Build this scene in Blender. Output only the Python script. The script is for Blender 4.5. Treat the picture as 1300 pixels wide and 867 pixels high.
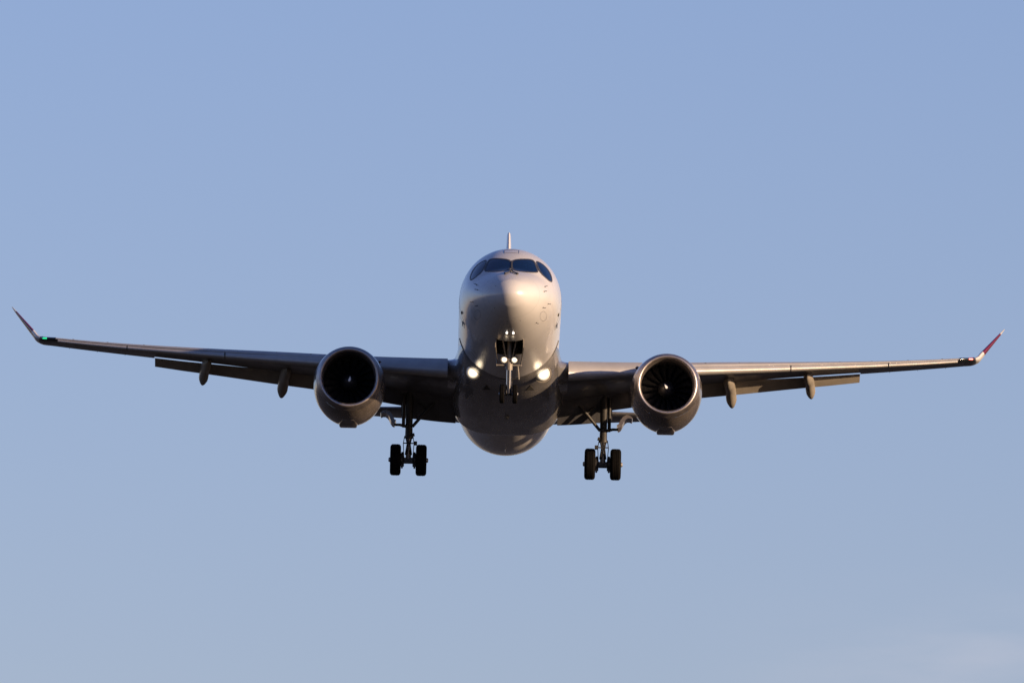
import bpy, bmesh, math, random
from mathutils import Vector, Matrix, Euler
from mathutils.bvhtree import BVHTree
random.seed(7)
R = math.radians
for o in list(bpy.data.objects): bpy.data.objects.remove(o)
S = bpy.context.scene
C = S.collection

# ------------------------------------------------ camera
W_PX, H_PX = 1300.0, 867.0
F_PX = 19320.0
cam_d = bpy.data.cameras.new('camera'); cam = bpy.data.objects.new('camera', cam_d); C.objects.link(cam)
CAM_EL = 6.0
cam.location = (0, 0, 1.7)
cam.rotation_euler = (R(90 + CAM_EL), 0, 0)
cam_d.sensor_width = 36; cam_d.lens = F_PX / W_PX * 36
cam_d.clip_start = 1; cam_d.clip_end = 200000
S.camera = cam
bpy.context.view_layer.update()
CM = Matrix.LocRotScale(Vector(cam.location), cam.rotation_euler.to_quaternion(), None)

# ------------------------------------------------ sun and sky
SUN_SIDE, SUN_EL = 29.0, 8.0           # degrees ahead of the aircraft's beam, elevation
rot = math.pi/2 + R(SUN_SIDE)
sdir = Vector((math.sin(rot)*math.cos(R(SUN_EL)), math.cos(rot)*math.cos(R(SUN_EL)), math.sin(R(SUN_EL))))
sun_d = bpy.data.lights.new('sun', 'SUN'); sun = bpy.data.objects.new('sun', sun_d); C.objects.link(sun)
sun_d.energy = 5.0; sun_d.angle = R(0.5); sun_d.color = (1.0, 0.70, 0.43)
sun.rotation_euler = sdir.to_track_quat('Z', 'Y').to_euler()
wd = bpy.data.worlds.new('World'); S.world = wd; wd.use_nodes = True
nt = wd.node_tree; nt.nodes.clear()
out = nt.nodes.new('ShaderNodeOutputWorld'); bg = nt.nodes.new('ShaderNodeBackground')
sky = nt.nodes.new('ShaderNodeTexSky'); sky.sky_type = 'NISHITA'; sky.sun_disc = False
sky.sun_elevation = R(SUN_EL); sky.sun_rotation = rot
sky.air_density = 1.0; sky.dust_density = 0.3; sky.ozone_density = 3.0
bg.inputs['Strength'].default_value = 0.075
tint = nt.nodes.new('ShaderNodeMix'); tint.data_type = 'RGBA'; tint.blend_type = 'MULTIPLY'
tint.inputs[0].default_value = 1.0
CLOUD = (4.6, 4.4, 4.9, 1)
SKY_TINT = (1.24, 0.995, 1.31, 1)
tint.inputs[7].default_value = SKY_TINT
nt.links.new(sky.outputs[0], tint.inputs[6])
# a thin veil of high cloud low in the sky, fixed in world directions
tcw = nt.nodes.new('ShaderNodeTexCoord'); spw = nt.nodes.new('ShaderNodeSeparateXYZ'); nt.links.new(tcw.outputs['Generated'], spw.inputs[0])
def rng(sock, a, b):
    q = nt.nodes.new('ShaderNodeMapRange'); q.interpolation_type = 'SMOOTHSTEP'; q.inputs[1].default_value = a; q.inputs[2].default_value = b
    nt.links.new(sock, q.inputs[0]); return q.outputs[0]
def mul(a, b):
    q = nt.nodes.new('ShaderNodeMath'); q.operation = 'MULTIPLY'
    for k, v in enumerate((a, b)):
        if isinstance(v, float): q.inputs[k].default_value = v
        else: nt.links.new(v, q.inputs[k])
    return q.outputs[0]
mpw = nt.nodes.new('ShaderNodeMapping'); mpw.inputs['Scale'].default_value = (60, 60, 260); mpw.inputs['Rotation'].default_value = (0, R(12), 0)
nzw = nt.nodes.new('ShaderNodeTexNoise'); nzw.inputs['Scale'].default_value = 1.0; nzw.inputs['Detail'].default_value = 5
nt.links.new(tcw.outputs['Generated'], mpw.inputs[0]); nt.links.new(mpw.outputs[0], nzw.inputs['Vector'])
cl = mul(mul(rng(spw.outputs['X'], 0.010, 0.033), rng(spw.outputs['Z'], 0.0905, 0.0825)), rng(nzw.outputs['Fac'], 0.25, 0.7))
cmx = nt.nodes.new('ShaderNodeMix'); cmx.data_type = 'RGBA'; nt.links.new(mul(cl, 0.30), cmx.inputs[0])
cmx.inputs[7].default_value = CLOUD
nt.links.new(tint.outputs[2], cmx.inputs[6])
nt.links.new(cmx.outputs[2], bg.inputs['Color']); nt.links.new(bg.outputs[0], out.inputs[0])
S.view_settings.view_transform = 'Standard'; S.view_settings.look = 'None'
S.view_settings.gamma = 1.0; S.view_settings.use_curve_mapping = False
S.view_settings.exposure = 0.95
S.render.engine = 'CYCLES'
S.cycles.max_bounces = 8

# ------------------------------------------------ materials
def mat(name, col, rough=0.4, metal=0.0, coat=0.0, noise=None, bump=0.0, scale=3.0, emit=None, es=0.0, ior=1.5):
    m = bpy.data.materials.new(name); m.use_nodes = True
    n = m.node_tree.nodes; l = m.node_tree.links; b = n['Principled BSDF']
    b.inputs['Base Color'].default_value = (*col, 1); b.inputs['Roughness'].default_value = rough
    b.inputs['Metallic'].default_value = metal; b.inputs['Coat Weight'].default_value = coat
    b.inputs['Coat Roughness'].default_value = 0.08; b.inputs['IOR'].default_value = ior
    if emit:
        b.inputs['Emission Color'].default_value = (*emit, 1); b.inputs['Emission Strength'].default_value = es
    if noise:
        tc = n.new('ShaderNodeTexCoord'); mp = n.new('ShaderNodeMapping'); mp.inputs['Scale'].default_value = (1, 0.35, 1)
        nz = n.new('ShaderNodeTexNoise'); nz.inputs['Scale'].default_value = scale; nz.inputs['Detail'].default_value = 4
        nz.inputs['Roughness'].default_value = 0.5
        rp = n.new('ShaderNodeValToRGB'); rp.color_ramp.elements[0].position = 0.3; rp.color_ramp.elements[1].position = 0.62
        rp.color_ramp.elements[0].color = (*[c*noise for c in col], 1); rp.color_ramp.elements[1].color = (*col, 1)
        l.new(tc.outputs['Object'], mp.inputs[0]); l.new(mp.outputs[0], nz.inputs['Vector']); l.new(nz.outputs['Fac'], rp.inputs[0])
        l.new(rp.outputs[0], b.inputs['Base Color'])
        rr = n.new('ShaderNodeMapRange'); rr.inputs[3].default_value = min(1, rough*1.35); rr.inputs[4].default_value = rough*0.8
        l.new(nz.outputs['Fac'], rr.inputs[0]); l.new(rr.outputs[0], b.inputs['Roughness'])
        if bump:
            bp = n.new('ShaderNodeBump'); bp.inputs['Strength'].default_value = bump; bp.inputs['Distance'].default_value = 0.01
            l.new(nz.outputs['Fac'], bp.inputs['Height']); l.new(bp.outputs[0], b.inputs['Normal'])
    return m

def panel_lines(m, axes, period, width=0.006, dark=0.45, offset=0.0):
    """riveted skin joints: thin darker lines every `period` metres along the object's own axes"""
    n = m.node_tree.nodes; l = m.node_tree.links; b = n['Principled BSDF']
    tc = n.new('ShaderNodeTexCoord'); sp = n.new('ShaderNodeSeparateXYZ'); l.new(tc.outputs['Object'], sp.inputs[0])
    prev = b.inputs['Base Color'].links[0].from_socket if b.inputs['Base Color'].is_linked else None
    for ax in axes:
        md = n.new('ShaderNodeMath'); md.operation = 'PINGPONG'; md.inputs[1].default_value = period/2
        ad = n.new('ShaderNodeMath'); ad.operation = 'ADD'; ad.inputs[1].default_value = offset
        l.new(sp.outputs[ax], ad.inputs[0]); l.new(ad.outputs[0], md.inputs[0])
        lt = n.new('ShaderNodeMath'); lt.operation = 'LESS_THAN'; lt.inputs[1].default_value = width
        l.new(md.outputs[0], lt.inputs[0])
        mx = n.new('ShaderNodeMix'); mx.data_type = 'RGBA'; mx.blend_type = 'MULTIPLY'
        l.new(lt.outputs[0], mx.inputs[0]); mx.inputs[7].default_value = (dark, dark, dark, 1)
        if prev: l.new(prev, mx.inputs[6])
        else: mx.inputs[6].default_value = b.inputs['Base Color'].default_value
        prev = mx.outputs[2]
    l.new(prev, b.inputs['Base Color'])

M = {}
M['white'] = mat('white_paint', (0.45, 0.445, 0.45), 0.27, 0, 0.4, noise=0.90, scale=1.2)
panel_lines(M['white'], (1,), 1.55, 0.008, 0.75, 0.62)
M['belly'] = mat('belly_paint_shaded', (0.15, 0.145, 0.145), 0.26, 0, 0.6, noise=0.62, scale=2.6)  # darker than the fuselage white: underside shade is put into this colour
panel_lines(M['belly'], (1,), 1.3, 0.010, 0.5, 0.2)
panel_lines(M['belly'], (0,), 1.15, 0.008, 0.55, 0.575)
M['wing'] = mat('wing_grey_shaded', (0.085, 0.085, 0.095), 0.36, 0, 0.2, noise=0.7, scale=2.0)  # grey deepened so the wing underside's shadow sits in the colour
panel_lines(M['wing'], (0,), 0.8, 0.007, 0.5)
M['slat'] = mat('slat_paint', (0.35, 0.34, 0.335), 0.40, 0.2, 0, noise=0.88, scale=2.5)
M['flap'] = mat('flap_grey_paint', (0.23, 0.205, 0.175), 0.45, 0, 0.1, noise=0.8, scale=3)
M['fairing'] = mat('fairing_paint', (0.21, 0.19, 0.165), 0.4, 0, 0.2, noise=0.8, scale=4)
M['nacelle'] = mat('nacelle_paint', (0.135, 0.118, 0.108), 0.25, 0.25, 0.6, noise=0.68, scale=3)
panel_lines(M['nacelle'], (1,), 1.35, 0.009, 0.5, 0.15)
M['lip'] = mat('polished_lip', (0.42, 0.38, 0.365), 0.42, 1.0, noise=0.9, scale=5)
M['duct'] = mat('duct_liner', (0.03, 0.03, 0.035), 0.6)
M['fan'] = mat('fan_metal', (0.006, 0.006, 0.008), 0.45, 0.3)
M['spinner'] = mat('spinner_black', (0.007, 0.007, 0.009), 0.5, 0, 0.0)
M['mark'] = mat('white_mark', (0.8, 0.8, 0.8), 0.4)
M['maroon'] = mat('maroon_paint', (0.10, 0.004, 0.018), 0.3, 0, 0.4)
M['glass'] = mat('cockpit_glass', (0.002, 0.010, 0.04), 0.06, 0, 0, ior=1.52)
M['seal'] = mat('window_seal', (0.035, 0.037, 0.045), 0.5)
M['black'] = mat('black_rubber', (0.006, 0.0055, 0.0055), 0.85, noise=0.7, scale=9, ior=1.25)
M['black'].node_tree.nodes['Principled BSDF'].inputs['Specular IOR Level'].default_value = 0.12
M['dark'] = mat('bay_dark', (0.035, 0.033, 0.03), 0.7)
M['bay'] = mat('bay_primer', (0.11, 0.092, 0.07), 0.6)
M['line'] = mat('seam_dark', (0.03, 0.03, 0.032), 0.6)
M['gear'] = mat('gear_paint', (0.035, 0.033, 0.032), 0.45, 0.2, noise=0.6, scale=12)
M['gearlight'] = mat('gear_pale_paint', (0.21, 0.19, 0.165), 0.4, 0.1, noise=0.7, scale=12)
M['chrome'] = mat('oleo_chrome', (0.42, 0.43, 0.46), 0.16, 1.0)
M['rim'] = mat('rim_metal', (0.35, 0.34, 0.33), 0.4, 0.7)
M['lamp'] = mat('lamp_glass', (1, 1, 1), 0.2, emit=(1.0, 0.90, 0.74), es=9)
M['lampsm'] = mat('lamp_glass_small', (1, 1, 1), 0.2, emit=(1.0, 0.93, 0.85), es=1.4)
M['green'] = mat('green_lens', (0.02, 0.5, 0.2), 0.2, emit=(0.05, 1.0, 0.42), es=0.42)
M['red'] = mat('red_lens', (0.5, 0.02, 0.02), 0.2, emit=(1.0, 0.16, 0.12), es=1.1)
M['lenscover'] = mat('dark_lens_cover', (0.012, 0.016, 0.018), 0.12, 0, 0.5)
gm = mat('ground_grass', (0.014, 0.011, 0.008), 0.95, noise=0.5, scale=0.02)
M['ground'] = gm

# ------------------------------------------------ object helpers
def link(name, bm, m, parent=None, smooth=True, angle=38, label=None, recalc=True):
    if recalc: bmesh.ops.recalc_face_normals(bm, faces=bm.faces)
    me = bpy.data.meshes.new(name); bm.to_mesh(me); bm.free()
    for x in (m if isinstance(m, (list, tuple)) else [m]): me.materials.append(x)
    if smooth:
        me.shade_smooth(); me.set_sharp_from_angle(angle=R(angle))
    o = bpy.data.objects.new(name, me); C.objects.link(o)
    if parent: o.parent = parent
    if label: o['label'] = label
    return o

def loft(bm, secs, cap=True, closed=True, mi=None):
    rows = [[bm.verts.new(p) for p in s] for s in secs]
    n = len(rows[0])
    for i in range(len(rows)-1):
        for j in range(n if closed else n-1):
            k = (j+1) % n
            f = bm.faces.new((rows[i][j], rows[i][k], rows[i+1][k], rows[i+1][j]))
            if mi: f.material_index = mi(i, j)
    if cap and closed:
        bm.faces.new(rows[0][::-1]); bm.faces.new(rows[-1])
    return rows

def frame(d):
    d = d.normalized(); a = Vector((0, 0, 1)) if abs(d.z) < 0.9 else Vector((0, 1, 0))
    u = d.cross(a).normalized(); return u, d.cross(u).normalized()

def tube(bm, pts, rad, n=14, cap=True):
    pts = [Vector(p) for p in pts]
    if not isinstance(rad, (list, tuple)): rad = [rad]*len(pts)
    secs = []
    for i, p in enumerate(pts):
        d = (pts[min(i+1, len(pts)-1)] - pts[max(i-1, 0)])
        if i == 0: u, v = frame(d)
        else:
            dn = d.normalized(); u = (u - dn*u.dot(dn)).normalized(); v = dn.cross(u)
        secs.append([p + (u*math.cos(2*math.pi*k/n) + v*math.sin(2*math.pi*k/n))*rad[i] for k in range(n)])
    loft(bm, secs, cap)

def lathe(bm, c, axis, prof, n=48, mi=None):
    """prof: (distance along axis, radius)"""
    c = Vector(c); axis = Vector(axis).normalized(); u, v = frame(axis)
    secs = [[c + axis*a + (u*math.cos(2*math.pi*k/n) + v*math.sin(2*math.pi*k/n))*max(r, 1e-4) for k in range(n)] for a, r in prof]
    loft(bm, secs, False, mi=mi)
    
def box(bm, c, s, rotm=None, bev=0.0):
    r = bmesh.ops.create_cube(bm, size=1.0)
    vs = r['verts']
    for v in vs:
        p = Vector((v.co.x*s[0], v.co.y*s[1], v.co.z*s[2]))
        if rotm: p = rotm @ p
        v.co = p + Vector(c)
    if bev:
        es = list({e for v in vs for e in v.link_edges})
        bmesh.ops.bevel(bm, geom=es, offset=bev, segments=2, affect='EDGES')

def interp(tab, x):
    """monotone cubic (pchip) interpolation of rows (x, a, b, ...)"""
    n = len(tab)
    if x <= tab[0][0]: return list(tab[0][1:])
    if x >= tab[-1][0]: return list(tab[-1][1:])
    i = max(k for k in range(n-1) if tab[k][0] <= x)
    h = tab[i+1][0]-tab[i][0]; t = (x-tab[i][0])/h; res = []
    for c in range(1, len(tab[0])):
        def sl(k): return (tab[k+1][c]-tab[k][c])/(tab[k+1][0]-tab[k][0])
        def m(k):
            if k == 0: return sl(0)
            if k == n-1: return sl(n-2)
            a, b = sl(k-1), sl(k)
            return 0 if a*b <= 0 else 2*a*b/(a+b)
        m0, m1 = m(i), m(i+1)
        res.append((2*t**3-3*t*t+1)*tab[i][c] + (t**3-2*t*t+t)*h*m0 + (-2*t**3+3*t*t)*tab[i+1][c] + (t**3-t*t)*h*m1)
    return res

def apply_boolean(o, cutters):
    for ct in cutters:
        md = o.modifiers.new('cut', 'BOOLEAN'); md.operation = 'DIFFERENCE'; md.object = ct; md.solver = 'EXACT'
    bpy.context.view_layer.update()
    dg = bpy.context.evaluated_depsgraph_get()
    me = bpy.data.meshes.new_from_object(o.evaluated_get(dg))
    o.modifiers.clear(); old = o.data; nm = old.name; o.data = me
    bpy.data.meshes.remove(old); me.name = nm
    for ct in cutters: bpy.data.objects.remove(ct)
    me.shade_smooth(); me.set_sharp_from_angle(angle=R(38))

# ------------------------------------------------ ground
bm = bmesh.new()
lathe(bm, (0, 0, 0), (0, 0, 1), [(0, 0.0), (0, 300), (0, 3000), (0, 90000)], 64)
g = link('ground', bm, M['ground'], smooth=False); g['kind'] = 'structure'

# ------------------------------------------------ the aircraft root (own frame: x image right, y aft, z up, nose at origin)
D_NOSE = 520.0
PITCH, ROLL, YAW = 4.0, 1.27, 0.42
plane = bpy.data.objects.new('passenger_jet', None); C.objects.link(plane)
plane['label'] = 'white twin engine passenger jet with maroon winglets and lowered landing gear, flying head on'
plane['category'] = 'airplane'
def px_ray(px, py):
    d = Vector(((px-W_PX/2)/F_PX, (H_PX/2-py)/F_PX, -1.0)); return (CM.to_3x3() @ d)
NOSE_PX = (648.8, 371.0)
base_loc = Vector(cam.location) + px_ray(*NOSE_PX)*D_NOSE
RM = (Matrix.Rotation(R(YAW), 3, 'Z') @ Matrix.Rotation(R(-PITCH), 3, 'X') @ Matrix.Rotation(R(ROLL), 3, 'Y'))
base_loc = base_loc - RM @ Vector((0, 0, -0.62))
plane.location = base_loc; plane.rotation_euler = RM.to_euler()
PM = Matrix.LocRotScale(base_loc, RM.to_quaternion(), None); PI_ = PM.inverted()
def to_px(p):
    q = CM.inverted() @ (PM @ Vector(p)); return (W_PX/2 + F_PX*q.x/-q.z, H_PX/2 - F_PX*q.y/-q.z)
def local_ray(px, py):
    o = PI_ @ Vector(cam.location); d = PI_.to_3x3() @ px_ray(px, py); return o, d.normalized()

# ------------------------------------------------ fuselage
#        y    top    bottom  halfw  zc
NT = [(0.30, -0.13, -1.06, 0.560, -0.60),(0.6, 0.03, -1.21, 0.80, -0.56), (1.0, 0.21, -1.37, 1.02, -0.50), (1.4, 0.355, -1.49, 1.185, -0.42),
      (1.8, 0.50, -1.58, 1.315, -0.33), (2.2, 0.765, -1.655, 1.42, -0.25), (2.6, 1.03, -1.715, 1.51, -0.18), (3.0, 1.25, -1.76, 1.58, -0.12),
      (3.5, 1.46, -1.80, 1.645, -0.07), (4.0, 1.61, -1.825, 1.69, -0.04), (5.0, 1.775, -1.845, 1.755, -0.01), (6.0, 1.84, -1.85, 1.77, 0), (7.5, 1.85, -1.85, 1.77, 0),
      (12, 1.85, -1.85, 1.77, 0), (20, 1.85, -1.85, 1.77, 0), (24.7, 1.85, -1.85, 1.77, 0), (27.0, 1.85, -1.68, 1.73, 0.03), (30, 1.84, -1.2, 1.55, 0.25),
      (33, 1.75, -0.35, 1.12, 0.65), (36, 1.55, 0.5, 0.62, 1.0), (38, 1.35, 0.9, 0.28, 1.12), (38.5, 1.22, 1.02, 0.12, 1.12)]
def fus_params(y):
    if y < 0.30:
        s = math.sqrt(max(y, 0)/0.30); a = interp(NT, 0.30)
        k = s*(1 - 0.06*(1-s)); z0 = -0.62
        return z0+(a[0]-z0)*k, z0+(a[1]-z0)*k, a[2]*k, z0+(a[3]-z0)*k
    return interp(NT, y)
def fus_pt(y, th, off=0.0):
    t, b, w, zc = fus_params(y)
    c, s = math.cos(th), math.sin(th)
    h = (t-zc) if s > 0 else (zc-b)
    return Vector(((w+off)*c, y, zc + (h+off)*s))
ys = [0.30*(i/14)**2 for i in range(1, 15)] + [0.30 + 0.1*i for i in range(1, 78)] + [8+0.5*i for i in range(1, 62)]
ys = [y for y in ys if y < 38.5] + [38.5]
NSEG = 128
def ring(y): return [fus_pt(y, 2*math.pi*k/NSEG) for k in range(NSEG)]
bm = bmesh.new()
rows = loft(bm, [ring(y) for y in ys], False)
tip = bm.verts.new((0, 0, -0.62))
for k in range(NSEG): bm.faces.new((tip, rows[0][(k+1) % NSEG], rows[0][k]))
bm.faces.new(rows[-1])
bmesh.ops.recalc_face_normals(bm, faces=bm.faces)
fus_bvh = BVHTree.FromBMesh(bm)
fuselage = link('fuselage', bm, [M['white'], M['dark']], plane, angle=50)
# nose gear bay
def cutter(c, s, cyl=None):
    b = bmesh.new()
    if cyl: lathe(b, c, (0, 0, 1), [(-s, 0), (-s, cyl), (s, cyl), (s, 0)], 40)
    else: box(b, c, s)
    o = link('cutter', b, M['dark'], plane, smooth=False); return o
BAY = (0.0, 4.30, -1.75); BAYS = (0.90, 2.35, 1.3)
apply_boolean(fuselage, [cutter(BAY, BAYS)])
bm = bmesh.new()
x0, x1, y0, y1, z0, z1 = -0.45, 0.45, 3.125, 5.475, -1.70, -1.08
V = lambda *p: bm.verts.new(p)
a = [V(x0, y0, z0), V(x1, y0, z0), V(x1, y1, z0), V(x0, y1, z0)]; b = [V(x0, y0, z1), V(x1, y0, z1), V(x1, y1, z1), V(x0, y1, z1)]
bm.faces.new(b)
for i in range(4): j = (i+1) % 4; bm.faces.new((a[i], a[j], b[j], b[i]))
for i in range(5):
    box(bm, (0, 3.3+0.43*i, -1.13), (0.84, 0.05, 0.09))
for s in (-1, 1): tube(bm, [(s*0.3, 3.0, -1.2), (s*0.32, 5.2, -1.22)], 0.03, 8)
link('nose_gear_bay', bm, M['bay'], fuselage, smooth=False)

def hit(px, py, bvh=None):
    o, d = local_ray(px, py)
    r = (bvh or fus_bvh).ray_cast(o, d); return (r[0], r[1]) if r[0] else (None, None)

def chaikin(p, it=2):
    for _ in range(it):
        q = []
        for i in range(len(p)):
            a, b = Vector(p[i]), Vector(p[(i+1) % len(p)]); q += [a*0.75+b*0.25, a*0.25+b*0.75]
        p = q
    return p
def on_surface(bvh, x, z, y_from=-5):
    r = bvh.ray_cast(Vector((x, y_from, z)), Vector((0, 1, 0))); return r[0], r[1]
def px_to_xz(px, py, bvh=None):
    p, n = hit(px, py, bvh); return (p.x, p.z)
def patch(name, outl, m, parent, off=0.004, scale=1.0, ringw=None, side=1, bvh=None, rough_it=2, direction='y', label=None):
    """panel laid on the skin. outl: (x,z) points as seen from the front, cast aft on to the skin"""
    bvh = bvh or fus_bvh
    pts = chaikin(outl, rough_it); c = sum(pts, Vector((0, 0)))/len(pts)
    bm = bmesh.new(); rows = []
    fr = ([i/7 for i in range(1, 8)] if ringw is None else [1.0-ringw*0.15, 1.0, 1+ringw*0.5, 1+ringw])
    def sp(q):
        p, n = on_surface(bvh, q.x, q.y)
        if n.y > 0: n = -n
        p = p + n*off; return Vector((p.x*side, p.y, p.z))
    for f in fr:
        rr = []
        for q in pts:
            d = q-c
            if ringw is None: qq = c + d*f*scale
            else: qq = q + d.normalized()*((f-1.0))
            rr.append(bm.verts.new(sp(qq)))
        rows.append(rr)
    n = len(pts)
    for i in range(len(rows)-1):
        for j in range(n):
            k = (j+1) % n; bm.faces.new((rows[i][j], rows[i][k], rows[i+1][k], rows[i+1][j]))
    if ringw is None:
        cv = bm.verts.new(sp(c))
        for j in range(n): bm.faces.new((cv, rows[0][j], rows[0][(j+1) % n]))
    return link(name, bm, m, parent, angle=80, label=label)

front_px = [(650.6, 333.0), (654, 330.4), (665, 329.9), (673.5, 330.1), (677.5, 332.2), (680, 338), (682.3, 344.6), (680.5, 345.8), (671, 345.2), (657, 344.2), (651.8, 341.8), (650.3, 337.5)]
side_px = [(681.0, 332.4), (685.5, 333.8), (691, 337.8), (696, 344), (699.4, 351), (700.3, 356.0), (699.2, 357.4), (695, 354.8), (686.8, 346.6), (683.4, 339.5)]
for nm, pl in (('windshield', front_px), ('cockpit_side_window', side_px)):
    oz = [px_to_xz(*p) for p in pl]
    for s in (-1, 1):
        patch(nm, oz, M['glass'], fuselage, 0.005, side=s, rough_it=1)
        patch(nm+'_frame', oz, M['seal'], fuselage, 0.010, ringw=0.045, side=s, rough_it=1)
# centre post cover
for s in (-1, 1):
    bm = bmesh.new(); pts = []
    for px, py in [(649.8, 343.4), (650.6, 345.6), (653.4, 347.3), (657.4, 348.8)]:
        x, z = px_to_xz(px, py); p, n = on_surface(fus_bvh, x, z); n = -n if n.y > 0 else n
        pts.append(Vector((s*(p.x), p.y, p.z)) + Vector((n.x*s, n.y, n.z))*0.035)
    tube(bm, pts, [0.022, 0.022, 0.024, 0.036], 8)
    tube(bm, [pts[0], pts[0]+Vector((0, 0.12, 0.02))], 0.02, 8)
    link('wiper', bm, M['line'], fuselage)
bm = bmesh.new()
pts = []
for px, py in [(649.0, 331.5), (649.1, 336), (649.2, 341)]:
    p, n = hit(px, py); pts.append(Vector((0, p.y, p.z)) + n*0.004)
tube(bm, pts, [0.02, 0.03, 0.026], 8); link('center_post_seal', bm, M['line'], fuselage)
# overhead hatch outline
hx = [(-0.24, 0), (0.24, 0)]
bm = bmesh.new()
loopp = [(-0.25, 3.6), (-0.25, 4.0), (0.25, 4.0), (0.25, 3.6)]
def top_pt(x, y, off=0.0):
    p, n, _, _ = fus_bvh.ray_cast(Vector((x, y, 5)), Vector((0, 0, -1))); return p + n*off
pl = [top_pt(-0.25+0.5*i/8, 3.15, 0.002) for i in range(9)] + [top_pt(0.25, 3.15+0.5*i/6, 0.002) for i in range(1, 7)] + \
     [top_pt(0.25-0.5*i/8, 3.65, 0.002) for i in range(1, 9)] + [top_pt(-0.25, 3.65-0.5*i/6, 0.002) for i in range(1, 7)]
tube(bm, pl, 0.007, 6); link('roof_hatch_seal', bm, M['seal'], fuselage)

# air data probes: a small blade on a round base
def probe(px, py, size=0.065, bvh=None, parent=None, name='air_data_probe', up=0.0):
    p, n = hit(px, py, bvh)
    if p is None: return
    bm = bmesh.new(); u, v = frame(n)
    lathe(bm, p - n*0.01, n, [(0, size*0.42), (0.014, size*0.40), (0.016, 0)], 14)
    e = p + n*size*0.8
    tube(bm, [p, e, e + Vector((0, -size*0.5, 0)) + Vector((math.copysign(size*0.9, p.x), 0, 0))], [size*0.2, size*0.17, size*0.12], 6)
    link(name, bm, M['line'], parent or fuselage)
for q in [(605.2, 361.6), (606.2, 368.0), (600.5, 383.3), (606.0, 388.0), (691.6, 364.2), (690.7, 370.2), (695.7, 385.8), (689.3, 390.4), (681.0, 409.5)]:
    probe(*q)
for q in [(629.3, 363.2), (644.5, 408), (660.5, 407), (628, 391)]:
    p, n = hit(*q); bm = bmesh.new(); lathe(bm, p-n*0.01, n, [(0, 0.02), (0.013, 0.018), (0.014, 0)], 10); link('static_port', bm, M['line'], fuselage)

# round access panel outlines and doors
def side_ring(pts3, m, nm, r=0.008):
    bm = bmesh.new(); tube(bm, pts3+[pts3[0]], r, 6); link(nm, bm, m, fuselage)
for s in (-1, 1):
    # passenger / service door on the forward side wall
    P = []
    def dp(y, th): q = fus_pt(y, th, -0.004); return Vector((q.x*s, q.y, q.z))
    ths = [R(-28 + 56*i/14) for i in range(15)]
    P = [dp(5.0, t) for t in ths] + [dp(5.0+0.85*i/5, ths[-1]) for i in range(1, 6)] + [dp(5.85, t) for t in reversed(ths[:-1])] + [dp(5.85-0.85*i/5, ths[0]) for i in range(1, 5)]
    side_ring(P, M['seal'], 'cabin_door_seal')
    bm = bmesh.new(); q = fus_pt(5.5, R(-22), 0.0); box(bm, (q.x*s*0.994, q.y, q.z), (0.03, 0.22, 0.3), None, 0.01); link('door_window', bm, M['glass'], fuselage)
    bm = bmesh.new(); q = fus_pt(4.55, R(-17), 0.01); box(bm, (q.x*s, q.y, q.z), (0.05, 0.12, 0.12), None, 0.02); link('ice_light', bm, M['line'], fuselage)
    oz = [px_to_xz(689.8+4.2*math.cos(k*math.pi/8), 401.5+6.0*math.sin(k*math.pi/8)) for k in range(16)]
    patch('access_panel_seal', oz, M['wing'], fuselage, 0.002, ringw=0.006, side=s)

# small taxi lights under the nose
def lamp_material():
    m = mat('lamp_lens_halo', (0.5, 0.5, 0.5), 0.2); n = m.node_tree.nodes; l = m.node_tree.links; b = n['Principled BSDF']
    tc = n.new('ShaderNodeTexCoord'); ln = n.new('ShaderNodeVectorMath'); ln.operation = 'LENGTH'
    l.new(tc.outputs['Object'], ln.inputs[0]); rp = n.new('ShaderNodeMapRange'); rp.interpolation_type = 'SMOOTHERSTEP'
    rp.inputs[1].default_value = 0.15; rp.inputs[2].default_value = 0.95; rp.inputs[3].default_value = 3.0; rp.inputs[4].default_value = 0.02  # emission fades towards the rim: a glare halo painted into the lens
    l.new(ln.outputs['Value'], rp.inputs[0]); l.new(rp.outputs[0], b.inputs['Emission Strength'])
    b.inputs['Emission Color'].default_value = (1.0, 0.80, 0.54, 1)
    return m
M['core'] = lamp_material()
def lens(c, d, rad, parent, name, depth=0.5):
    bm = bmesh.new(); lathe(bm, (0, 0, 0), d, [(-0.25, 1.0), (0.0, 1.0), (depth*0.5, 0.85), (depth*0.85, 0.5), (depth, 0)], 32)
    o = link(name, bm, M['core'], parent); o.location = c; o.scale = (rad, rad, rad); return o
def lamp(px, py, rad, mt, parent, bvh, name, power=0, col=(1, .9, .75), dist=0.25):
    p, n = hit(px, py, bvh)
    d = (Vector((0, -1, -0.15)) + n*0.25).normalized()
    bm = bmesh.new()
    lathe(bm, p - d*0.05, d, [(-0.1, rad*1.22), (0.095, rad*1.2), (0.10, rad*1.08), (0.07, rad)], 28)
    h = link('lamp_housing', bm, M['gearlight'] if power else M['dark'], parent)
    bm = bmesh.new(); lathe(bm, p - d*0.05, d, [(0.0, rad*1.04), (0.085, rad*1.04), (0.115, rad*0.8), (0.13, rad*0.4), (0.135, 0)], 28)
    if power:
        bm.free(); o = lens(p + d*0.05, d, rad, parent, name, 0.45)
    else: o = link(name, bm, mt, parent)
    if power > 0.5:
        ld = bpy.data.lights.new('lamp_light', 'POINT'); ld.energy = power; ld.color = col; ld.shadow_soft_size = 0.06
        lo = bpy.data.objects.new('lamp_light', ld); C.objects.link(lo); lo.parent = parent; lo.location = p + d*dist
    return o
for q in [(643.4, 422.4), (651.6, 422.7)]:
    lamp(*q, 0.034, M['lampsm'], fuselage, fus_bvh, 'taxi_light')

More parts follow.
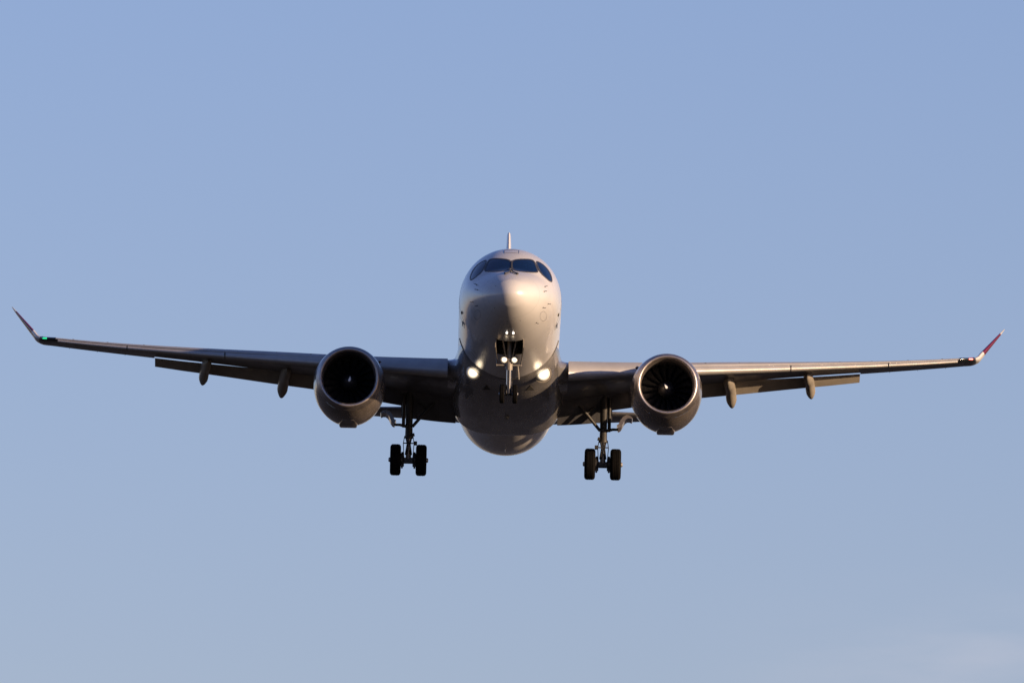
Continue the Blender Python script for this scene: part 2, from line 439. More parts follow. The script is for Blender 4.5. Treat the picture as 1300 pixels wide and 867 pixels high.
# ------------------------------------------------ belly fairing (wing to body)
#       y    halfw  bottom  top  exponent
BT = [(9.6, 1.20, -1.80, -0.75, 2.1), (10.4, 1.62, -1.865, -0.50, 2.15), (11.4, 1.76, -1.92, -0.35, 2.3), (12.6, 1.81, -2.06, -0.25, 2.5), (14.5, 1.92, -2.2, -0.2, 2.8), (17, 1.99, -2.28, -0.3, 3.0),
      (19.4, 1.98, -2.27, -0.5, 3.0), (20.2, 1.90, -2.12, -0.7, 2.7), (21.2, 1.74, -1.90, -1.0, 2.3), (22, 1.45, -1.82, -1.25, 2.1)]
def fair_ring(y):
    w, b, t, e = interp(BT, y); zc = -0.62 if y < 20 else -0.62-0.3*(y-20)/2; pts = []
    zc = min(zc, t-0.02) if t < zc else zc
    for k in range(96):
        a = 2*math.pi*k/96; c, s = math.cos(a), math.sin(a)
        x = w*math.copysign(abs(c)**(2/e), c); z = zc + ((t-zc) if s > 0 else (zc-b))*math.copysign(abs(s)**(2/e), s)
        pts.append(Vector((x, y, z)))
    return pts
bm = bmesh.new()
loft(bm, [fair_ring(9.6+12.4*i/70) for i in range(71)])
bmesh.ops.recalc_face_normals(bm, faces=bm.faces); fair_bvh = BVHTree.FromBMesh(bm)
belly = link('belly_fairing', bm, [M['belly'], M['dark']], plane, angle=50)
# front seam of the fairing, following the fuselage skin
bm = bmesh.new()
pts = []
for i in range(61):
    th = R(-14 - 152*i/60); k = abs(math.cos(th))
    pts.append(fus_pt(10.25 + 0.0*k, th, 0.008))
tube(bm, pts, 0.016, 6); link('fairing_seam', bm, M['line'], belly)
# fillets of the fairing ahead of the wing roots, ram air inlets
for px, py, s in ((673.3, 492.5, 1), (617.5, 492.0, -1)):
    zz = [hit(px+dx, py+dy, fair_bvh)[0] for dx, dy in ((0, -3.2), (5.2, 2.4), (-5.2, 2.6))]
    n = hit(px, py, fair_bvh)[1]
    bm = bmesh.new(); t = [bm.verts.new(p + n*0.01) for p in zz]; b = [bm.verts.new(p - n*0.02) for p in zz]
    bm.faces.new(t)
    for i in range(3): bm.faces.new((t[i], t[(i+1) % 3], b[(i+1) % 3], b[i]))
    link('ram_air_inlet', bm, M['dark'], belly, smooth=False)
for q, s in (((601.2, 472.3), -1), ((688.6, 474.4), 1)):
    lamp(*q, 0.26, M['lamp'], belly, fair_bvh, 'landing_light', 0.12, dist=0.16)  # lens oversized to hold the painted glow around the lamp
p, n = hit(643.5, 529, fair_bvh)
bm = bmesh.new(); lathe(bm, p - n*0.02, n, [(0, 0.09), (0.03, 0.085), (0.09, 0.06), (0.12, 0.0)], 20); link('beacon', bm, M['gearlight'], belly)
# blade antennas below
def blade(x, y, z, h, c, name='blade_antenna', parent=None, m='white'):
    bm = bmesh.new()
    def sec(z_, c_, y_, t): return [Vector((x+t*math.sin(2*math.pi*k/16)*0.5, y_+c_*0.5-c_*0.5*math.cos(2*math.pi*k/16), z_)) for k in range(16)]
    loft(bm, [sec(z, c, y, 0.05), sec(z+h*0.6, c*0.75, y+c*0.2, 0.035), sec(z+h, c*0.45, y+c*0.5, 0.02)])
    link(name, bm, M[m], parent or fuselage)
blade(0, 24.6, -1.82, -0.16, 0.22); blade(0, 7.2, -1.83, -0.12, 0.25); blade(0.0, 9.5, 1.8, 0.22, 0.3)

# ------------------------------------------------ wings
def airfoil(n=40, t=0.12, camber=0.015):
    """closed loop: TE upper -> LE -> TE lower, as (c, z)"""
    up, lo = [], []
    for i in range(n+1):
        x = 0.5*(1-math.cos(math.pi*i/n))
        yt = 5*t*(0.2969*math.sqrt(x)-0.126*x-0.3516*x*x+0.2843*x**3-0.1030*x**4)
        yc = camber*4*x*(1-x)
        up.append((x, yc+yt)); lo.append((x, yc-yt))
    return up[::-1] + lo[1:]
#       x     yLE    zLE   chord  t/c  incidence
WT = [(1.2, 12.75, -1.02, 6.75, 0.135, 1.5), (1.95, 13.14, -0.95, 6.3, 0.135, 1.5), (3.7, 14.05, -0.72, 5.35, 0.125, 1.3), (5.6, 15.04, -0.47, 4.35, 0.12, 1.0),
      (8.0, 16.29, -0.14, 3.62, 0.115, 0.5), (10.5, 17.59, 0.19, 2.78, 0.11, 0.2), (13.0, 18.89, 0.53, 2.12, 0.105, 0), (15.0, 19.93, 0.83, 1.72, 0.10, 0), (16.25, 20.58, 1.04, 1.52, 0.10, 0)]
def wsec(x): return interp(WT, x)
def place(x, c, z, s, sec=None):
    """chord fraction c, height z (in chords) of the section at span x -> point"""
    yl, zl, ch, tc, inc = sec or wsec(x)
    a = R(-inc); yy = c*ch; zz = z*ch
    return Vector((s*x, yl + yy*math.cos(a) - zz*math.sin(a)*-1*0, zl + zz + yy*math.sin(a)))
def wing_loop(x, s, cmax):
    sec = wsec(x); af = airfoil(40, sec[3])
    L = []
    for c, z in af:
        if c > cmax: continue
        L.append((c, z))
    # exact trim
    return sec, L
N_AF = 40
def trimmed(x, s, c0, c1, dy=0, dz=0, rota=0, scale=1.0):
    """points of the section between chord fractions, with fixed count"""
    sec = wsec(x); t = sec[3]; pts = []
    def yt(c): return 5*t*(0.2969*math.sqrt(max(c, 0))-0.126*c-0.3516*c*c+0.2843*c**3-0.1036*c**4)
    def yc(c): return 0.015*4*c*(1-c)
    n = 26
    cs = [c0 + (c1-c0)*0.5*(1-math.cos(math.pi*i/n)) for i in range(n+1)]
    loop = [(c, yc(c)+yt(c)) for c in reversed(cs)] + [(c, yc(c)-yt(c)) for c in cs[(1 if c0 == 0 else 0):]]
    return sec, loop
def P3(sec, x, s, c, z):
    yl, zl, ch, tc, inc = sec; a = R(inc)
    yy, zz = c*ch, z*ch
    return Vector((s*x, yl + yy*math.cos(a) + zz*math.sin(a), zl - yy*math.sin(a) + zz*math.cos(a)))

def build_wing(s):
    xs = [1.2+ (12.54-1.2)*i/40 for i in range(41)]
    bm = bmesh.new()
    secs = []
    for x in xs:
        sec, lp = trimmed(x, s, 0.0, 0.80); secs.append([P3(sec, x, s, c, z) for c, z in lp])
    loft(bm, secs, mi=lambda i, j: 1 if j < 26 else 0)
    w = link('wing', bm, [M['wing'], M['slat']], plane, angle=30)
    bm = bmesh.new(); secs = []
    for i in range(17):
        x = 12.54+(16.25-12.54)*i/16
        sec, lp = trimmed(x, s, 0.0, 1.0); secs.append([P3(sec, x, s, c, z) for c, z in lp])
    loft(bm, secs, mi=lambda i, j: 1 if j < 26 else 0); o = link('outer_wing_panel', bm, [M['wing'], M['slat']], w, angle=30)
    # spoiler / shroud panel over the flaps: upper skin continues to 0.9 chord
    bm = bmesh.new(); secs = []
    for x in xs[2:]:
        sec = wsec(x); t = sec[3]
        def yt(c): return 5*t*(0.2969*math.sqrt(c)-0.126*c-0.3516*c*c+0.2843*c**3-0.1036*c**4)
        U = [(c, 0.06*c*(1-c)+yt(c)-0.0005) for c in (0.795, 0.83, 0.87, 0.91)]
        Lw = [(c, z-0.008*(1.2-(c-0.795)/0.115)) for c, z in reversed(U)]
        secs.append([P3(sec, x, s, c, z) for c, z in U+Lw])
    loft(bm, secs); link('spoiler_panel', bm, M['wing'], w, angle=30)
    # slats
    gaps = [(2.12, 4.72), (6.35, 9.97), (10.01, 13.47), (13.51, 15.98)]
    for gi, (a0, a1) in enumerate(gaps):
        bm = bmesh.new(); secs = []; n = 18
        for i in range(n+1):
            x = a0+(a1-a0)*i/n; sec = wsec(x); ch = sec[2]; t = sec[3]
            k = interp([(2, 0.135), (6, 0.17), (10, 0.215), (16, 0.25)], x)[0]
            def yt(c): return 5*t*(0.2969*math.sqrt(c)-0.126*c-0.3516*c*c+0.2843*c**3-0.1036*c**4)
            m = 12
            up = [(k*(j/m)**2, 0.06*k*(j/m)**2 + yt(k*(j/m)**2)) for j in range(m, -1, -1)]
            lo = [(k*0.32*(j/5)**2, 0.0 - yt(k*0.32*(j/5)**2)*1.05) for j in range(1, 6)]
            inner = [(k*0.45, -yt(k*0.32)*0.55), (k*0.40, 0.0), (k*0.55, yt(k*0.5)*0.62), (k*0.8, yt(k*0.8)*0.84)]
            loop = up+lo+inner
            th = R(interp([(2, 13), (6, 15), (16, 12)], x)[0]); L = []
            for c, z in loop:
                # rotate nose down about the slat's own trailing edge, then slide forward and down
                c2 = (c-k)*math.cos(th) + (z)*math.sin(th)*-1 + k; z2 = (c-k)*math.sin(th) + z*math.cos(th)
                L.append(P3(sec, x, s, c2-0.055+0.0, z2-0.006))
            secs.append(L)
        loft(bm, secs); link('slat', bm, M['slat'], w, angle=40)
        m = max(2, round((a1-a0)/1.35))
        for j in range(m):                      # small drain fittings on the slat tops
            x = a0+(a1-a0)*(j+0.5)/m + 0.1
            if gi == 0: continue
            i0 = int((x-a0)/(a1-a0)*n); q = secs[i0][2]
            b2 = bmesh.new(); box(b2, q + Vector((0, 0, 0.012)), (0.075, 0.06, 0.035), None, 0.008); link('slat_fitting', b2, M['line'], w)
    # flaps
    for (a0, a1, defl) in ((1.8, 3.74, 38), (3.70, 5.45, 32), (5.5, 12.52, 30)):
        bm = bmesh.new(); secs = []; n = 20
        for i in range(n+1):
            x = a0+(a1-a0)*i/n; sec = wsec(x); ch = sec[2]; fc = 0.212*ch if ch < 4.4 else 0.212*4.4+(ch-4.4)*0.06
            if a0 < 2: fc = interp([(1.8, 1.32), (3.2, 1.40), (4.4, 1.25), (5.45, 0.98)], x)[0]
            af = airfoil(14, 0.15, 0.02); th = R(-defl)
            o0 = P3(sec, x, s, 0.825, 0.004-0.034*max(0, min(1, (x-7.0)/4.5)))
            secs.append([o0 + Vector((0, fc*(c*math.cos(th)-z*math.sin(th)), fc*(c*math.sin(th)+z*math.cos(th)))) for c, z in af[:-1]])
        loft(bm, secs); link('flap', bm, M['flap'] if a0 > 5 else M['wing'], w, angle=35)
        
    # flap track fairings
    for xf in (4.75, 7.86, 10.68):
        bm = bmesh.new(); sec = wsec(xf); ch = sec[2]
        a = P3(sec, xf, s, 0.42, -0.035); L1 = ch*0.50
        secs = []
        wd = 0.19 if xf < 9 else 0.17
        for j in range(21):
            u = j/20
            y = a.y + (L1+0.75)*u
            zc = a.z - 0.07 - 0.03*u*ch - (0.0 if u < 0.45 else 0.44*((u-0.45)/0.55)**1.25*(1.0 if xf < 9 else 0.85))
            r = max(0.004, math.sin(math.pi*min(1, (u*0.93+0.02))**0.75)**0.55) if 0 < u < 1 else 0.02
            r = (min(1, (u/0.22))**0.5)*(min(1, (1-u)/0.20))**0.5 if 0 < u < 1 else 0.02
            ht = 0.27 - 0.02*u
            secs.append([Vector((s*(xf + 0.22*(u-0.35)) + wd*r*math.cos(q), y, zc + ht*r*math.sin(q)*(1.0))) for q in [2*math.pi*k/20 for k in range(20)]])
        loft(bm, secs); link('flap_track_fairing', bm, M['fairing'], w)
    # winglet: blended curve, canted outward, swept
    #      x      y     z    chord  thick normal-angle(deg from vertical)
    G = [(16.25, 20.58, 1.04, 1.52, 0.150, 8), (16.50, 20.76, 1.075, 1.42, 0.17, 14), (16.72, 20.98, 1.17, 1.28, 0.20, 32)]
    for k in range(1, 8):
        u = k/7; G.append((16.72+1.0*u, 20.98+2.0*u, 1.17+1.41*u, 1.28-0.98*u**1.1, 0.215-0.165*u, min(52, 40+12*u*3)))
    G[-1] = G[-1][:3] + (0.22, 0.02, 52)
    bm = bmesh.new(); secs = []; xx = []; n = 40
    GT = [(i,)+g_ for i, g_ in enumerate(G)]
    GC = [(i,)+g_ for i, g_ in enumerate([(16.06, 20.47, 1.012, 1.56, 0.165, 7)] + G[:3])]
    zz = []
    for i in range(n+1):
        x, y, z, ch, th, an = interp(GT, i*(len(G)-1)/n); an = R(an)
        nx, nz = -math.sin(an), math.cos(an); zz.append(z); xx.append(x)
        af = airfoil(14, 1.0, 0)
        secs.append([Vector((s*(x + nx*zt*th*0.9), y + c*ch, z + nz*zt*th*0.9)) for c, zt in af[:-1]])
    loft(bm, secs, mi=lambda i, j: 1 if 1.44 < zz[i] < 2.34 else (2 if xx[i] < 16.62 else 0))
    link('winglet', bm, [M['white'], M['maroon'], M['wing']], w, angle=40)
    # navigation light under a dark glass nose
    bm = bmesh.new(); secs = []
    for i in range(9):
        x, y, z, ch, th, an = interp(GC, 2.4*i/8); an = R(an); e = 0.022
        af = [(c, zt) for c, zt in airfoil(24, 1.0, 0) if c < 0.22]
        nx, nz = -math.sin(an), math.cos(an)
        secs.append([Vector((s*(x+nx*zt*(th*0.9+e*2)), y+c*ch-e, z+nz*zt*(th*0.9+e*2))) for c, zt in af])
    loft(bm, secs, cap=True); link('lens_cover', bm, M['lenscover'], w, angle=60)
    x, y, z, ch, th, an = interp(GT, 0.80)
    bm = bmesh.new(); 
    tube(bm, [(s*(x-0.07), y-0.06, z-0.012), (s*(x+0.07), y+0.02, z+0.004)], 0.030, 12)
    link('navigation_light', bm, M['green'] if s < 0 else M['red'], w)
    # small static wicks at the trailing edge
    for xw in (13.6, 14.6, 15.6):
        sec = wsec(xw); q = P3(sec, xw, s, 1.0, 0); b2 = bmesh.new(); tube(b2, [q, q+Vector((0, 0.12, -0.01))], 0.006, 5); link('static_wick', b2, M['line'], w)
    return w
wings = {s: build_wing(s) for s in (-1, 1)}

# wing root fillet ahead of the inboard slat
for s in (-1, 1):
    bm = bmesh.new(); secs = []
    for i in range(13):
        x = 1.5 + 0.60*i/12; sec = list(wsec(max(x, 1.2)))
        f = (1-i/12); sec[0] -= 0.9*f*f; sec[2] += 0.9*f*f
        t = sec[3]; lp = [(c, z) for c, z in airfoil(30, t) if c < 0.5]
        secs.append([P3(sec, x, s, c, z*(1+0.35*f*f)) for c, z in lp])
    loft(bm, secs); link('wing_root_fillet', bm, M['belly'], wings[s], angle=50)

# ------------------------------------------------ engines
def swirl(bm, c):
    """the painted comma on the spinner: a thin raised crescent"""
    def sp(a, r):
        return Vector((c[0]+r*math.cos(a), c[1] - spin_prof(abs(r)) - 0.02, c[2]+r*math.sin(a)))
    a0 = R(62) if c[0] < 0 else R(100); n = 12; rows = []
    for i in range(n+1):
        u = i/n; r_ = -0.03+0.21*u; wd = 0.048*math.sin(math.pi*min(1, u*0.85+0.15))**0.8*(1-0.5*u)
        p = sp(a0+0.35*u, r_); t = Vector((-math.sin(a0), 0, math.cos(a0)))*wd
        rows.append((bm.verts.new(p-t), bm.verts.new(p+t)))
    for i in range(n): bm.faces.new((rows[i][0], rows[i+1][0], rows[i+1][1], rows[i][1]))
def spin_prof(r): return 0.42*math.sqrt(max(0, 1-(r/0.30)**1.6))
def droop(bm, c):
    for v in bm.verts:
        dz = v.co.z - c.z; u = min(1, max(0, (v.co.y-c.y-0.1)/1.5)); u = u*u*(3-2*u)
        if dz < 0: v.co.z = c.z + dz*(1+0.055*u)
EX, EY, EZ = 5.55, 10.75, -1.82
def build_engine(s):
    c = Vector((s*EX, EY, EZ)); ax = Vector((s*-0.012, 1, -0.02)).normalized()
    bm = bmesh.new()
    prof = [(0.30, 1.145), (0.6, 1.205), (1.0, 1.245), (1.5, 1.26), (2.0, 1.245), (2.6, 1.18), (3.2, 1.04), (3.7, 0.90), (3.72, 0.86), (3.2, 0.88), (2.4, 0.92)]
    # slight droop of the lower cowl
    lathe(bm, c, ax, prof, 96)
    droop(bm, c)
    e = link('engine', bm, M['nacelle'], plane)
    bm = bmesh.new()
    lp = []
    for i in range(25):
        a = -math.pi/2 + (math.pi)*i/24
        # half ellipse wrapped round the lip: from inner throat to the outer cowl
        lp.append((0.16-0.16*math.cos(a), 1.0+ (0.085*math.sin(a))))
    prof = [(0.45, 0.900), (0.30, 0.903)] + lp + [(0.22, 1.122), (0.298, 1.144)]
    lathe(bm, c, ax, prof, 96)
    droop(bm, c)
    link('inlet_lip', bm, M['lip'], e, angle=60)
    bm = bmesh.new(); lathe(bm, c, ax, [(0.44, 0.901), (0.9, 0.925), (1.5, 0.93), (1.5, 0.0)], 72); link('inlet_duct', bm, M['duct'], e)
    bm = bmesh.new()
    lathe(bm, c+ax*1.0, ax, [(0.1, 0.30)] + [(-spin_prof(0.30*math.sin(math.pi/2*i/12)), 0.30*math.sin(math.pi/2*i/12)) for i in range(12, -1, -1)], 40)
    link('spinner', bm, M['spinner'], e)
    bm = bmesh.new(); swirl(bm, c+ax*1.0); link('spinner_mark', bm, M['mark'], e)
    bm = bmesh.new(); nr = 9; secs = []
    for i in range(nr+1):
        u = i/nr; r = 0.27+0.645*u; tw = R(25+38*u); ch = 0.16+0.10*math.sin(math.pi*(0.15+0.7*u)); sw = 0.10*math.sin(math.pi*u)-0.05*u
        row = []
        for k in range(5):
            q = (k/4-0.5)*ch; yy = q*math.cos(tw) + sw*0.3; tt = q*math.sin(tw)*1.25 + sw*0.6 + 0.015*math.cos(math.pi*(k/4-0.5))
            row.append(Vector((r*math.cos(tt/r), yy, r*math.sin(tt/r))))
        secs.append(row)
    loft(bm, secs, False, closed=False)
    b0 = link('fan_blade', bm, M['fan'], e, angle=60, recalc=False)
    NB = 18
    for k in range(NB):
        b = b0 if k == 0 else b0.copy()
        if k: C.objects.link(b); b.parent = e
        b.location = c + ax*1.08; b.rotation_euler = (0, 2*math.pi*k/NB, 0)
    # latch keel under the cowl
    bm = bmesh.new(); secs = []
    for j in range(13):
        u = j/12; y = 1.15+2.1*u; zb = -1.235*1.055 if u < 0.4 else -1.235*1.055+0.22*((u-0.4)/0.6)**2
        hh = 0.05*min(1, u/0.35)**1.2
        y0 = c.y+y
        secs.append([Vector((c.x+a*(0.24+0.16*min(1, u/0.35))*(1-0.15*u), y0, c.z-0.02*y + zb + bb)) for a, bb in ((-1, 0.18), (-0.82, -hh*0.55), (-0.7, -hh), (0.7, -hh), (0.82, -hh*0.55), (1, 0.18))])
    loft(bm, secs); link('cowl_keel', bm, M['nacelle'], e, angle=30)
    # strake and pylon, exhaust cone
    bm = bmesh.new(); secs = []
    for y, zt, zb, w in ((12.2, -0.80, -1.0, 0.02), (12.8, -0.66, -1.0, 0.15), (13.6, -0.52, -1.0, 0.22), (14.6, -0.44, -1.1, 0.24), (15.8, -0.62, -1.2, 0.22), (17.4, -0.85, -1.1, 0.12), (18.2, -0.8, -0.9, 0.03)):
        secs.append([Vector((s*EX + w*math.cos(q), y, (zt+zb)/2 + (zt-zb)/2*math.sin(q))) for q in [2*math.pi*k/16 for k in range(16)]])
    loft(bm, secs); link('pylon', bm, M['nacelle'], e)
    bm = bmesh.new(); lathe(bm, c, ax, [(2.4, 0.0), (2.4, 0.62), (3.6, 0.60), (4.4, 0.46), (4.4, 0.38), (4.0, 0.36), (5.1, 0.04), (5.12, 0)], 40); link('exhaust_nozzle', bm, M['rim'], e)
    bm = bmesh.new(); q = c + ax*1.35
    a = R(42) if s < 0 else R(138)
    rr = Vector((math.cos(a), 0, math.sin(a)))
    vs = [q+rr*1.22, q+rr*1.22+Vector((0, 0.8, 0)), q+rr*1.46+Vector((0, 0.85, 0)), q+rr*1.40+Vector((0, 0.35, 0))]
    t = rr.cross(Vector((0, 1, 0)))*0.015
    A = [bm.verts.new(v+t) for v in vs]; B = [bm.verts.new(v-t) for v in vs]
    bm.faces.new(A); bm.faces.new(B[::-1])
    for i in range(4): bm.faces.new((A[i], A[(i+1) % 4], B[(i+1) % 4], B[i]))
    link('strake', bm, M['nacelle'], e, smooth=False)
for s in (-1, 1): build_engine(s)

# ------------------------------------------------ tail
def surf(name, secs_def, m, parent, vertical=False):
    bm = bmesh.new(); secs = []
    for sp, y, off, ch, t in secs_def:
        af = airfoil(20, t/ch, 0)[:-1]
        if vertical: secs.append([Vector((z*ch, y+c*ch, sp)) for c, z in af])
        else: secs.append([Vector((sp, y+c*ch, off+z*ch)) for c, z in af])
    loft(bm, secs); return link(name, bm, m, parent, angle=40)
fin = surf('vertical_stabilizer', [(1.2, 29.3, 0, 6.6, 0.62), (3, 31.2, 0, 5.4, 0.5), (6, 34.1, 0, 3.7, 0.33), (7.82, 35.8, 0, 2.7, 0.16), (8.05, 35.95, 0, 2.45, 0.14), (8.10, 36.2, 0, 2.1, 0.10)], M['white'], plane, True)
bm = bmesh.new(); box(bm, (0, 36.6, 6.55), (0.19, 0.5, 0.05)); link('tail_logo_light', bm, M['line'], fin)
for s in (-1, 1):
    st = surf('horizontal_stabilizer', [(s*0.4, 32.0, 0.86, 4.0, 0.38), (s*2.0, 33.0, 1.0, 3.0, 0.27), (s*4.2, 34.35, 1.19, 2.1, 0.18), (s*6.1, 35.5, 1.36, 1.35, 0.11), (s*6.2, 35.8, 1.37, 0.9, 0.04)], M['wing'], plane)

# ------------------------------------------------ landing gear
def wheel(c, r, w, parent, tyre='tyre'):
    c = Vector(c); h = w/2; ax = (1, 0, 0)
    bm = bmesh.new()
    prof = [(-h*0.78, r*0.56), (-h*0.96, r*0.66), (-h, r*0.80), (-h*0.93, r*0.90), (-h*0.74, r*0.965)]
    for g_ in (-0.48, -0.16, 0.16, 0.48):
        prof += [(h*(g_-0.10), r*0.995), (h*(g_-0.035), r*0.997), (h*(g_-0.03), r*0.975), (h*(g_+0.03), r*0.975), (h*(g_+0.035), r*0.997)]
    prof += [(h*0.62, r*0.99), (h*0.74, r*0.965), (h*0.93, r*0.90), (h, r*0.80), (h*0.96, r*0.66), (h*0.78, r*0.56)]
    lathe(bm, c, ax, prof, 56); link(tyre, bm, M['black'], parent, angle=30)
    bm = bmesh.new()
    lathe(bm, c, ax, [(-h*1.32, 0), (-h*1.3, r*0.10), (-h*1.2, r*0.14), (-h*0.8, r*0.17), (-h*0.7, r*0.45), (-h*0.9, r*0.53), (-h*0.8, r*0.57), (h*0.8, r*0.57), (h*0.9, r*0.53), (h*0.7, r*0.45), (h*0.8, r*0.17), (h*1.2, r*0.14), (h*1.3, r*0.10), (h*1.32, 0)], 36)
    link('rim', bm, M['rim'], parent, angle=30)

def main_gear(s):
    X = s*3.44; Y = 19.3; ZW = -3.26; 
    top = Vector((X, 18.6, -0.9)); ax = Vector((X, Y, ZW))
    bm = bmesh.new()
    mid = Vector((X, 19.1, -2.45))
    tube(bm, [top, (X, 18.75, -1.4), (X, 18.95, -2.0), mid], [0.14, 0.135, 0.125, 0.135], 20)
    tube(bm, [mid + Vector((0, -.01, 0.02)), mid + Vector((0, 0.01, -0.07))], [0.155, 0.155], 20)
    tube(bm, [(X+s*0.20, 18.6, -1.0), (X+s*0.2, 18.9, -2.1)], 0.06, 10)       # hydraulic actuator beside the leg
    tube(bm, [(X-s*0.17, 18.9, -2.1), (X+s*0.24, 18.9, -2.12)], 0.05, 10)
    tube(bm, [(X-s*0.20, 18.95, -2.4), (X-s*0.12, 18.95, -2.42)], 0.06, 10)
    g_ = link('main_landing_gear', bm, M['gear'], plane)
    bm = bmesh.new(); tube(bm, [mid, ax + Vector((0, -0.03, 0.1))], [0.08, 0.08], 20); link('oleo_strut', bm, M['chrome'], g_)
    bm = bmesh.new()
    tube(bm, [ax + Vector((0, -0.04, 0.28)), ax + Vector((0, -0.02, 0.0))], [0.095, 0.10], 16); 
    link('strut_foot', bm, M['gearlight'], g_)
    bm = bmesh.new(); tube(bm, [ax + Vector((-0.6, 0, 0)), ax + Vector((0.6, 0, 0))], 0.075, 14)
    box(bm, ax + Vector((0, 0, -0.02)), (0.46, 0.24, 0.20), None, 0.04); link('axle', bm, M['gear'], g_)
    # torque links ahead of the leg, hoses and brake stacks
    bm = bmesh.new()
    k = Vector((X, 18.75, -2.78))
    for q in (-1, 1):
        tube(bm, [mid + Vector((0.09*q, -0.12, -0.08)), k + Vector((0.04*q, 0, 0))], 0.032, 8)
        tube(bm, [ax + Vector((0.10*q, -0.10, 0.18)), k + Vector((0.04*q, 0, 0))], 0.032, 8)
    tube(bm, [k + Vector((-0.2, 0, 0.03)), k + Vector((0.2, 0, 0.03))], 0.022, 8)
    lathe(bm, k + Vector((s*-0.24, 0, 0.03)), (1, 0, 0), [(-0.06, 0), (-0.06, 0.075), (0.06, 0.075), (0.06, 0)], 14)
    link('torque_link', bm, M['gear'], g_)
    for q in (-1, 1):
        bm = bmesh.new()
        lathe(bm, ax, (q, 0, 0), [(0.14, 0.10), (0.16, 0.19), (0.2, 0.235), (0.27, 0.235), (0.29, 0.19), (0.34, 0.24), (0.36, 0.12)], 24)
        for j in range(7):
            a = R(20+50*j); tube(bm, [ax + Vector((q*0.15, 0.2*math.cos(a), 0.2*math.sin(a))), ax + Vector((q*0.28, 0.2*math.cos(a), 0.2*math.sin(a)))], 0.04, 8)
        box(bm, ax + Vector((q*0.22, -0.1, -0.24)), (0.07, 0.1, 0.16), None, 0.015)
        box(bm, ax + Vector((q*0.21, -0.08, 0.22)), (0.09, 0.1, 0.10), None, 0.015)
        link('brake', bm, M['gear'], g_)
        bm = bmesh.new()
        tube(bm, [mid + Vector((q*0.15, -0.05, 0)), (X+q*0.19, 18.9, -2.75), ax + Vector((q*0.16, -0.1, 0.12)), ax + Vector((q*0.22, -0.14, -0.1))], 0.014, 6); link('brake_hose', bm, M['black'], g_)
        wheel(ax + Vector((q*0.455, 0, 0)), 0.56, 0.385, g_)
    # side brace to the inboard side
    bm = bmesh.new()
    tube(bm, [(X-s*0.12, 18.95, -2.12), (X-s*0.55, 18.8, -1.62), (X-s*1.15, 18.6, -0.98)], [0.055, 0.06, 0.065], 10)
    tube(bm, [(X-s*0.12, 18.85, -1.1), (X-s*0.62, 18.8, -1.55)], 0.035, 8)
    link('side_brace', bm, M['gear'], g_)
    # leg door: a thin curved panel standing edge-on to the airflow, carried by an arm
    prof = [(1.0, -1.78), (0.92, -1.745), (0.84, -1.745), (0.77, -1.79), (0.71, -1.87), (0.66, -1.98), (0.60, -2.07), (0.52, -2.11)]
    bm = bmesh.new(); secs = []
    for y in (18.35, 18.5, 19.1, 19.3):
        sh = 0.0; out = []
        for (a, z) in prof: out.append(Vector((X+s*a, y, z)))
        inn = []
        for k2 in range(len(prof)-1, -1, -1):
            p0 = prof[max(0, k2-1)]; p1 = prof[min(len(prof)-1, k2+1)]; dx, dz = p1[0]-p0[0], p1[1]-p0[1]; ll = math.hypot(dx, dz)
            tt = 0.13*(0.35 + 0.65*min(1, k2/2)); inn.append(Vector((X+s*(prof[k2][0] + dz/ll*tt), y, prof[k2][1] - dx/ll*tt*-1*-1)))
        secs.append(out+inn)
    loft(bm, secs); link('gear_door', bm, M['nacelle'], g_, angle=30)
    bm = bmesh.new(); tube(bm, [(X+s*0.54, 18.8, -2.09), (X+s*0.33, 18.85, -2.08), (X+s*0.12, 18.9, -2.12)], [0.045, 0.05, 0.06], 10); link('door_arm', bm, M['gear'], g_)
for s in (-1, 1): main_gear(s)

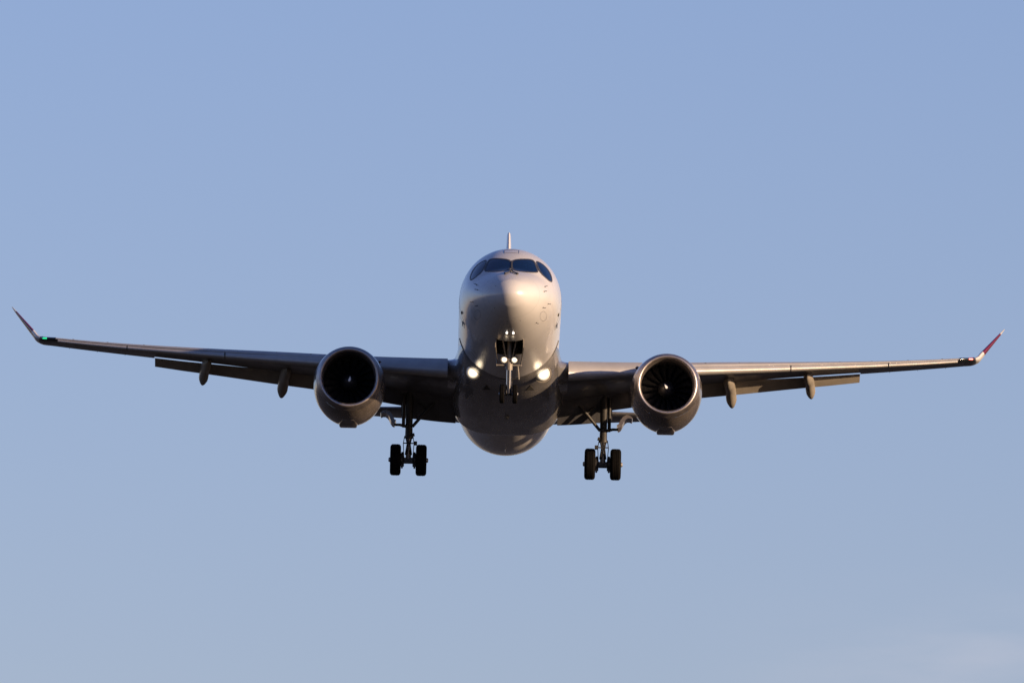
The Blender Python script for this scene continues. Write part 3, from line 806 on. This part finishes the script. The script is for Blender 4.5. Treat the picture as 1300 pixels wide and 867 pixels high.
def nose_gear():
    Y = 4.25; ZW = -3.41
    bm = bmesh.new(); top = Vector((0, 3.75, -1.2)); mid = Vector((0, 4.0, -2.55)); ax = Vector((0, Y, ZW))
    tube(bm, [top, (0, 3.88, -1.9), mid], [0.075, 0.08, 0.10], 16)
    tube(bm, [(0, 3.98, -2.35), (0, 4.02, -2.62)], [0.13, 0.12], 16)
    tube(bm, [(-0.42, 3.97, -2.46), (0.42, 3.97, -2.46)], 0.026, 10)
    for q in (-1, 1):
        tube(bm, [(q*0.12, 3.95, -2.36), (q*0.34, 4.9, -1.3)], 0.03, 8)
        tube(bm, [(q*0.10, 3.9, -2.28), (q*0.30, 3.2, -1.35)], [0.022, 0.03], 8)
        box(bm, (q*0.42, 3.97, -2.46), (0.05, 0.05, 0.07), None, 0.01)
        tube(bm, [(q*0.17, 3.9, -2.24), (q*0.05, 3.95, -2.36)], 0.04, 8)
    g_ = link('nose_landing_gear', bm, M['gearlight'], plane)
    bm = bmesh.new(); tube(bm, [mid, ax + Vector((0, -0.10, 0.0))], 0.088, 18); link('oleo_strut', bm, M['chrome'], g_)
    bm = bmesh.new(); tube(bm, [ax + Vector((-0.26, 0, 0)), ax + Vector((0.26, 0, 0))], 0.045, 12); tube(bm, [ax+Vector((0, -0.02, 0.16)), ax+Vector((0, 0, -0.06))], 0.09, 14); link('axle', bm, M['gear'], g_)
    bm = bmesh.new(); k = Vector((0.10, 4.55, -2.95))
    tube(bm, [(0.05, 4.1, -2.6), k], 0.03, 8); tube(bm, [k, ax + Vector((0.05, 0.08, 0.12))], 0.03, 8); link('torque_link', bm, M['gear'], g_)
    bm = bmesh.new(); tube(bm, [(0.30, 3.95, -2.48), (0.33, 4.05, -2.72), (0.35, 4.1, -2.92)], [0.028, 0.03, 0.022], 8); link('hydraulic_line', bm, M['gearlight'], g_)
    for q in (-1, 1):
        wheel(ax + Vector((q*0.225, 0, 0)), 0.33, 0.17, g_)
        c = Vector((q*0.175 - 0.0, 3.86, -2.29)); d = Vector((0, -1, -0.08)).normalized()
        bm = bmesh.new(); lathe(bm, c, d, [(-0.12, 0.0), (-0.10, 0.06), (0, 0.115), (0.03, 0.12), (0.03, 0.10)], 28); link('lamp_housing', bm, M['gearlight'], g_)
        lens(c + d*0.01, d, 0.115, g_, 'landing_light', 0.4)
        # bay doors hanging either side of the opening
        bm = bmesh.new()
        a = [(q*0.49, 3.10, -1.67), (q*0.49, 3.9, -1.74), (q*0.48, 4.6, -1.79), (q*0.48, 5.0, -1.79)]
        b = [(q*0.50, 3.15, -1.98), (q*0.43, 3.9, -2.32), (q*0.42, 4.6, -2.32), (q*0.43, 4.95, -2.26)]
        t = 0.028*q
        rows = [[Vector(p), Vector(r_), Vector((r_[0]-t, r_[1], r_[2])), Vector((p[0]-t, p[1], p[2]))] for p, r_ in zip(a, b)]
        loft(bm, rows); link('gear_door', bm, M['fairing'], g_, angle=30)
nose_gear()
